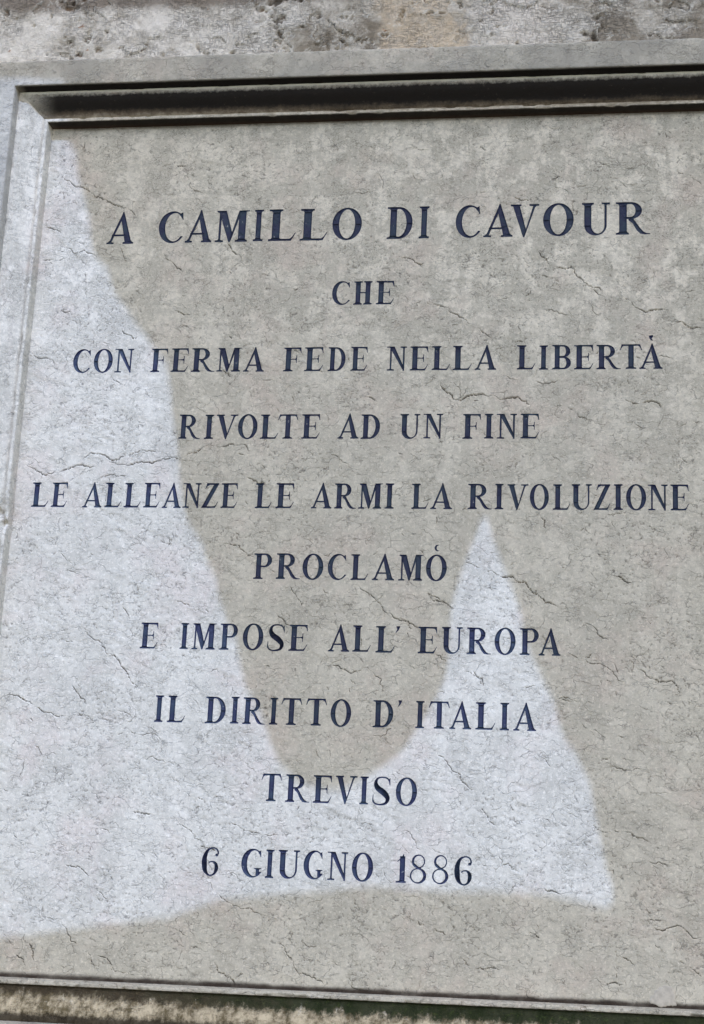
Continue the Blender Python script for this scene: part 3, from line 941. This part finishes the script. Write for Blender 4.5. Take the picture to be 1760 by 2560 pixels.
# letters: one mesh per word, its cut sinking away from the outline
line_roots = []
for li, (z, cap, words) in enumerate(TEXT):
    e = bpy.data.objects.new('inscription_line', None)
    link(e, plaque)
    e.empty_display_size = 0.05
    line_roots.append(e)
for wi, (li, txt) in enumerate(word_names):
    wx_, wz_, tri, be = cuts[wi]
    used, inv = np.unique(tri, return_inverse=True)
    f = inv.reshape(-1, 3)
    on_rim = np.isin(used, be)
    ax, az = wx_[be[:, 0]], wz_[be[:, 0]]
    bx, bz = wx_[be[:, 1]] - ax, wz_[be[:, 1]] - az
    ll = np.maximum(bx * bx + bz * bz, 1e-9)
    dist = np.zeros(len(used))
    idx = np.nonzero(~on_rim)[0]
    for ch in np.array_split(idx, max(1, len(idx) // 400)):
        px, pz = wx_[used[ch]][:, None], wz_[used[ch]][:, None]
        t = np.clip(((px - ax) * bx + (pz - az) * bz) / ll, 0, 1)
        dist[ch] = np.sqrt(((px - ax - t * bx) ** 2 + (pz - az - t * bz) ** 2).min(axis=1))
    dep = np.minimum(1.0 * dist, 2.6)
    X, Zm = wx_[used], wz_[used]
    mesh_obj('carved_word', to_world(X, Zm, -surface(X, Zm)[0] + dep + 0.02), f, M_PAINT, line_roots[li], smooth=False)

# ------------------------------------------------------------------ moulding and border, swept round the panel with mitred corners
PROF = [(-1, -4), (0, 0), (0.6, 5), (1.4, 11), (2.2, 16), (3.0, 21), (3.7, 25), (4.6, 26.6), (6, 26.8), (8, 26.8), (10, 26.8), (11.6, 26.4), (12.4, 23.6),
        (13.2, 18.6), (14.6, 18.6), (16.2, 21.6), (20, 24.0), (23, 25.0), (26, 26.4), (29, 28.2), (32, 30.3), (35, 32.7), (38, 35.2), (41, 37.6), (44, 39.8), (47, 41.6), (50, 42.8), (53, 43.4), (56, 43.5), (58.5, 43.5), (59.4, 43.6),
        (60.2, 43.9), (61.0, 44.2), (62, 44.6), (64, 45.0), (66, 45.0), (67.6, 45.0), (69.4, 45.0), (70.2, 42)]
BORD = [(69, 38), (69.4, 45), (70.3, 50), (71.3, 57), (72.3, 63), (73.2, 66.6), (74.8, 68), (78, 68), (84, 68), (90, 68), (96, 68), (102, 68), (108, 68), (114, 68), (120, 68), (126, 68), (131, 68), (134, 67.4), (136, 65.5), (136.4, 60), (136.4, 45), (136.4, 20)]


def sweep(side, prof, step=4.0):
    """One side's strip: verts (x, z, outwards) in mm, quads, and the distance across."""
    half = (PX + PXR) / 2 if side in ('top', 'bottom') else (PT - PB) / 2
    mid = (PT + PB) / 2
    n = int(2 * half / step)
    s = np.linspace(-1, 1, n + 1)
    wv_, dv_ = np.array([p[0] for p in prof], float), np.array([p[1] for p in prof], float)
    S_, W_ = np.meshgrid(s, wv_, indexing='ij')
    D_ = np.broadcast_to(dv_, S_.shape)
    G_ = np.where(W_ < 12, W_, np.minimum(12 + (W_ - 12) * 1.18, W_ + 11))        # the sill is a little deeper than the other sides
    al = S_ * (half + W_)
    if side == 'left':
        al = np.where(S_ < 0, S_ * (half + G_), al)
    if side == 'right':
        al = np.where(S_ > 0, S_ * (half + G_), al)
    if side == 'top':
        x, z = al + (PXR - PX) / 2, PT + W_
    elif side == 'bottom':
        x, z = (PXR - PX) / 2 - al, PB - G_
    elif side == 'left':
        x, z = -PX - W_, mid + al
    else:
        x, z = PXR + W_, mid - al
    m_ = len(wv_)
    i, j = np.meshgrid(np.arange(n), np.arange(m_ - 1), indexing='ij')
    a = i * m_ + j
    q = np.stack([a, a + m_, a + m_ + 1, a + 1], axis=-1).reshape(-1, 4)
    return x.ravel(), z.ravel(), D_.ravel().copy(), W_.ravel(), q


def weather(x, z, d, w, arris, amount, outer=1.0):
    """Worn arrises, chips and a gently uneven surface."""
    g = 0.8 * (fbm(x, z, 0.045, 4, 33.0) - 0.5) + 0.5 * (fbm(x, z, 0.2, 2, 12.0) - 0.5)
    d2 = d + g * amount
    x2, z2 = x.copy(), z.copy()
    for a0 in arris:
        k = np.exp(-((w - a0) / 2.6) ** 2)
        c = sstep(0.62, 0.80, fbm(x, z, 0.03, 3, 7.0 + a0)) * 4.5 + sstep(0.55, 0.8, fbm(x, z, 0.11, 2, 3.0 + a0)) * 1.4
        d2 -= k * c * amount * (outer if 60 < a0 < 80 else 1.0)
    return x2, z2, d2


def rail(side, mat):
    x, z, d, w, q = sweep(side, PROF, 2.5)
    x, z, d = weather(x, z, d, w, (4.4, 11.6, 68.5), 1.5 if side == 'bottom' else 1.0, 0.3)
    if side == 'left':
        k = np.exp(-(((w - 18) / 26) ** 2 + ((z + 22) / 30) ** 2)) * (0.2 + 1.5 * fbm(x, z, 0.07, 4, 4.4))
        d = d - 14.0 * np.minimum(k, 1.0)
    o = mesh_obj('moulding', to_world(x, z, -d), q, mat, plaque, attrs={'across': w})
    return o


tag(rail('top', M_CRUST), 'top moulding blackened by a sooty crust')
rail('left', M_FRAME)
rail('right', M_FRAME)
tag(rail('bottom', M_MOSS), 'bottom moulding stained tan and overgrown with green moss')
bx, bz, bd, bq, bs, nb_ = [], [], [], [], [], 0
for side in ('top', 'left', 'right', 'bottom'):
    x, z, d, w, q = sweep(side, BORD)
    x, z, d = weather(x, z, d, w, (73.6, 135.5), 0.9, 0.3)
    bx.append(x)
    bz.append(z)
    bd.append(d)
    bq.append(q + nb_)
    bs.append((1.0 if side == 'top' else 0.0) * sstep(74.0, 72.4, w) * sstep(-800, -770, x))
    nb_ += len(x)
mesh_obj('border', to_world(np.concatenate(bx), np.concatenate(bz), -np.concatenate(bd)), np.concatenate(bq), M_BORDER, plaque, attrs={'soot_shade': np.concatenate(bs)})

# mortar plug in the lower right corner of the panel
out = roughen([(607, -941), (594, -936), (597, -926), (605, -914), (613, -907), (622, -904), (632, -906), (640, -912), (644, -922), (643, -930), (645, -941), (626, -943), (607, -941)], 0.10)[:-1]
cx, cz = 621.0, -926.0
pv, pf = [], []
rows = (1.0, 0.93, 0.8, 0.5, 0.2)
for k in rows:
    for p in out:
        pv.append((cx + (p.x - cx) * k, cz + (p.y - cz) * k, {1.0: -2.0, 0.93: 0.9, 0.8: 1.3, 0.5: 1.5, 0.2: 1.5}[k]))
no = len(out)
for r in range(len(rows) - 1):
    for i in range(no):
        j = (i + 1) % no
        pf.append((r * no + i, r * no + j, (r + 1) * no + j, (r + 1) * no + i))
pv = np.array(pv)
o = mesh_obj('mortar_patch', to_world(pv[:, 0], pv[:, 1], -pv[:, 2]), pf, M_MORTAR, plaque)
import bmesh
bm = bmesh.new()
bm.from_mesh(o.data)
bm.verts.ensure_lookup_table()
bm.faces.new([bm.verts[(len(rows) - 1) * no + i] for i in range(no)])
bmesh.ops.recalc_face_normals(bm, faces=bm.faces)
bm.to_mesh(o.data)
bm.free()

# ------------------------------------------------------------------ rough wall the plaque is set into
wx_ = np.concatenate([np.linspace(-2600, -960, 20), np.arange(-950, 900, 2.6), np.linspace(910, 2600, 20)])
wz_ = np.concatenate([np.linspace(-1900, 960, 40), np.arange(975, 1260, 2.6), np.linspace(1270, 2100, 16)])
WX, WZ = np.meshgrid(wx_, wz_, indexing='ij')
x, z = WX.ravel(), WZ.ravel()
hh = 3.5 * (fbm(x, z, 0.012, 4, 44.0) - 0.5) + 2.0 * (fbm(x, z, 0.06, 3, 45.0) - 0.5)
hole = sstep(0.60, 0.80, fbm(x, z, 0.045, 4, 46.0, 0.6)) * sstep(0.48, 0.62, fbm(x, z, 0.010, 3, 47.0))
flk = fbm(x * 0.6 + z * 0.3, z, 0.022, 4, 48.0)
ledge = sstep(0.49, 0.515, flk)
lm = np.exp(-((flk - 0.5) / 0.012) ** 2) * sstep(0.5, 0.6, fbm(x, z, 0.018, 2, 49.0))
fresh = np.clip(np.exp(-((fbm(x, z, 0.045, 4, 46.0, 0.6) - 0.585) / 0.02) ** 2) * sstep(0.50, 0.60, fbm(x, z, 0.010, 3, 47.0)) + np.exp(-((flk - 0.53) / 0.012) ** 2) * sstep(0.5, 0.6, fbm(x, z, 0.018, 2, 49.0)), 0, 1)
hh = hh - 9.0 * hole + 1.2 * (fbm(x, z, 0.14, 3, 52.0) - 0.5) + 3.0 * ledge * sstep(0.45, 0.6, fbm(x, z, 0.018, 2, 49.0)) - 2.5 * lm
y = -(46.0 + hh)
ny = len(wz_)
i, j = np.meshgrid(np.arange(len(wx_) - 1), np.arange(ny - 1), indexing='ij')
a = (i * ny + j).ravel()
q = np.stack([a, a + ny, a + ny + 1, a + 1], axis=1)
mx, mz = x[q].mean(axis=1), z[q].mean(axis=1)
q = q[~((mx > -832) & (mx < 862) & (mz > PB - 112) & (mz < PT + 112))]      # the recess the plaque sits in
wverts = to_world(x, z, y)
# sides and back, so that it is a thick wall
ring_i = [k * ny for k in range(len(wx_))] + [(len(wx_) - 1) * ny + k for k in range(1, ny)] + [k * ny + ny - 1 for k in range(len(wx_) - 2, -1, -1)] + [k for k in range(ny - 2, 0, -1)]
bk = wverts[ring_i].copy()
bk[:, 1] = 0.35
n0 = len(wverts)
nr = len(ring_i)
sq = [(ring_i[k], n0 + k, n0 + (k + 1) % nr, ring_i[(k + 1) % nr]) for k in range(nr)]
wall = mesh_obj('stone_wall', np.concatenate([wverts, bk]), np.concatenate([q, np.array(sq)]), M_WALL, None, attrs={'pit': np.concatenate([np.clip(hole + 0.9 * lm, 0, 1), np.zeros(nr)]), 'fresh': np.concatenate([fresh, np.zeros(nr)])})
wall.location.z = ZB
tag(wall, 'rough weathered stone wall with tool marks and pits above the plaque', 'wall')

# ------------------------------------------------------------------ canvas awning between the sun and the wall, added out of view; its hole shapes the lit patch
def blocker_pt(px, pz):
    t = 4.2 + 0.2 * (pz / 1000.0)
    return Vector((px / 1000.0, 0, ZB + pz / 1000.0)) + to_sun * t


outer = [(-1280, -1180), (1020, -1180), (1020, 1200), (-1280, 1200)]
vv = [Vector(p) for p in outer] + [Vector(p) for p in GAP[::-1]]
cv, ce, cf, _, _, cof = delaunay_2d_cdt(vv, [], [list(range(4)), list(range(4, len(vv)))], 0, 1e-4)
tris = [f for f, o in zip(cf, cof) if 0 in o and 1 not in o]
top = [blocker_pt(v.x, v.y) for v in cv]
nrm = (blocker_pt(1000, 0) - blocker_pt(0, 0)).cross(blocker_pt(0, 1000) - blocker_pt(0, 0)).normalized()
bm = bmesh.new()
va = [bm.verts.new(p + nrm * 0.004) for p in top]
vb = [bm.verts.new(p - nrm * 0.004) for p in top]
cnt = {}
for t in tris:
    bm.faces.new([va[i] for i in t])
    bm.faces.new([vb[i] for i in reversed(t)])
    for k in range(3):
        e = (t[k], t[(k + 1) % 3])
        cnt[e] = cnt.get(e, 0) + 1
for (i, j) in cnt:
    if (j, i) not in cnt:
        bm.faces.new([va[i], vb[i], vb[j], va[j]])
for v in [v for v in bm.verts if not v.link_faces]:
    bm.verts.remove(v)
bmesh.ops.recalc_face_normals(bm, faces=bm.faces)
me = bpy.data.meshes.new('sun_blocker')
bm.to_mesh(me)
bm.free()
me.materials.append(M_BLOCKER)
blocker_ob = link(bpy.data.objects.new('sun_blocker', me))
tag(blocker_ob, 'added unseen canvas awning stretched high before the plaque, shading most of it', 'blocker')
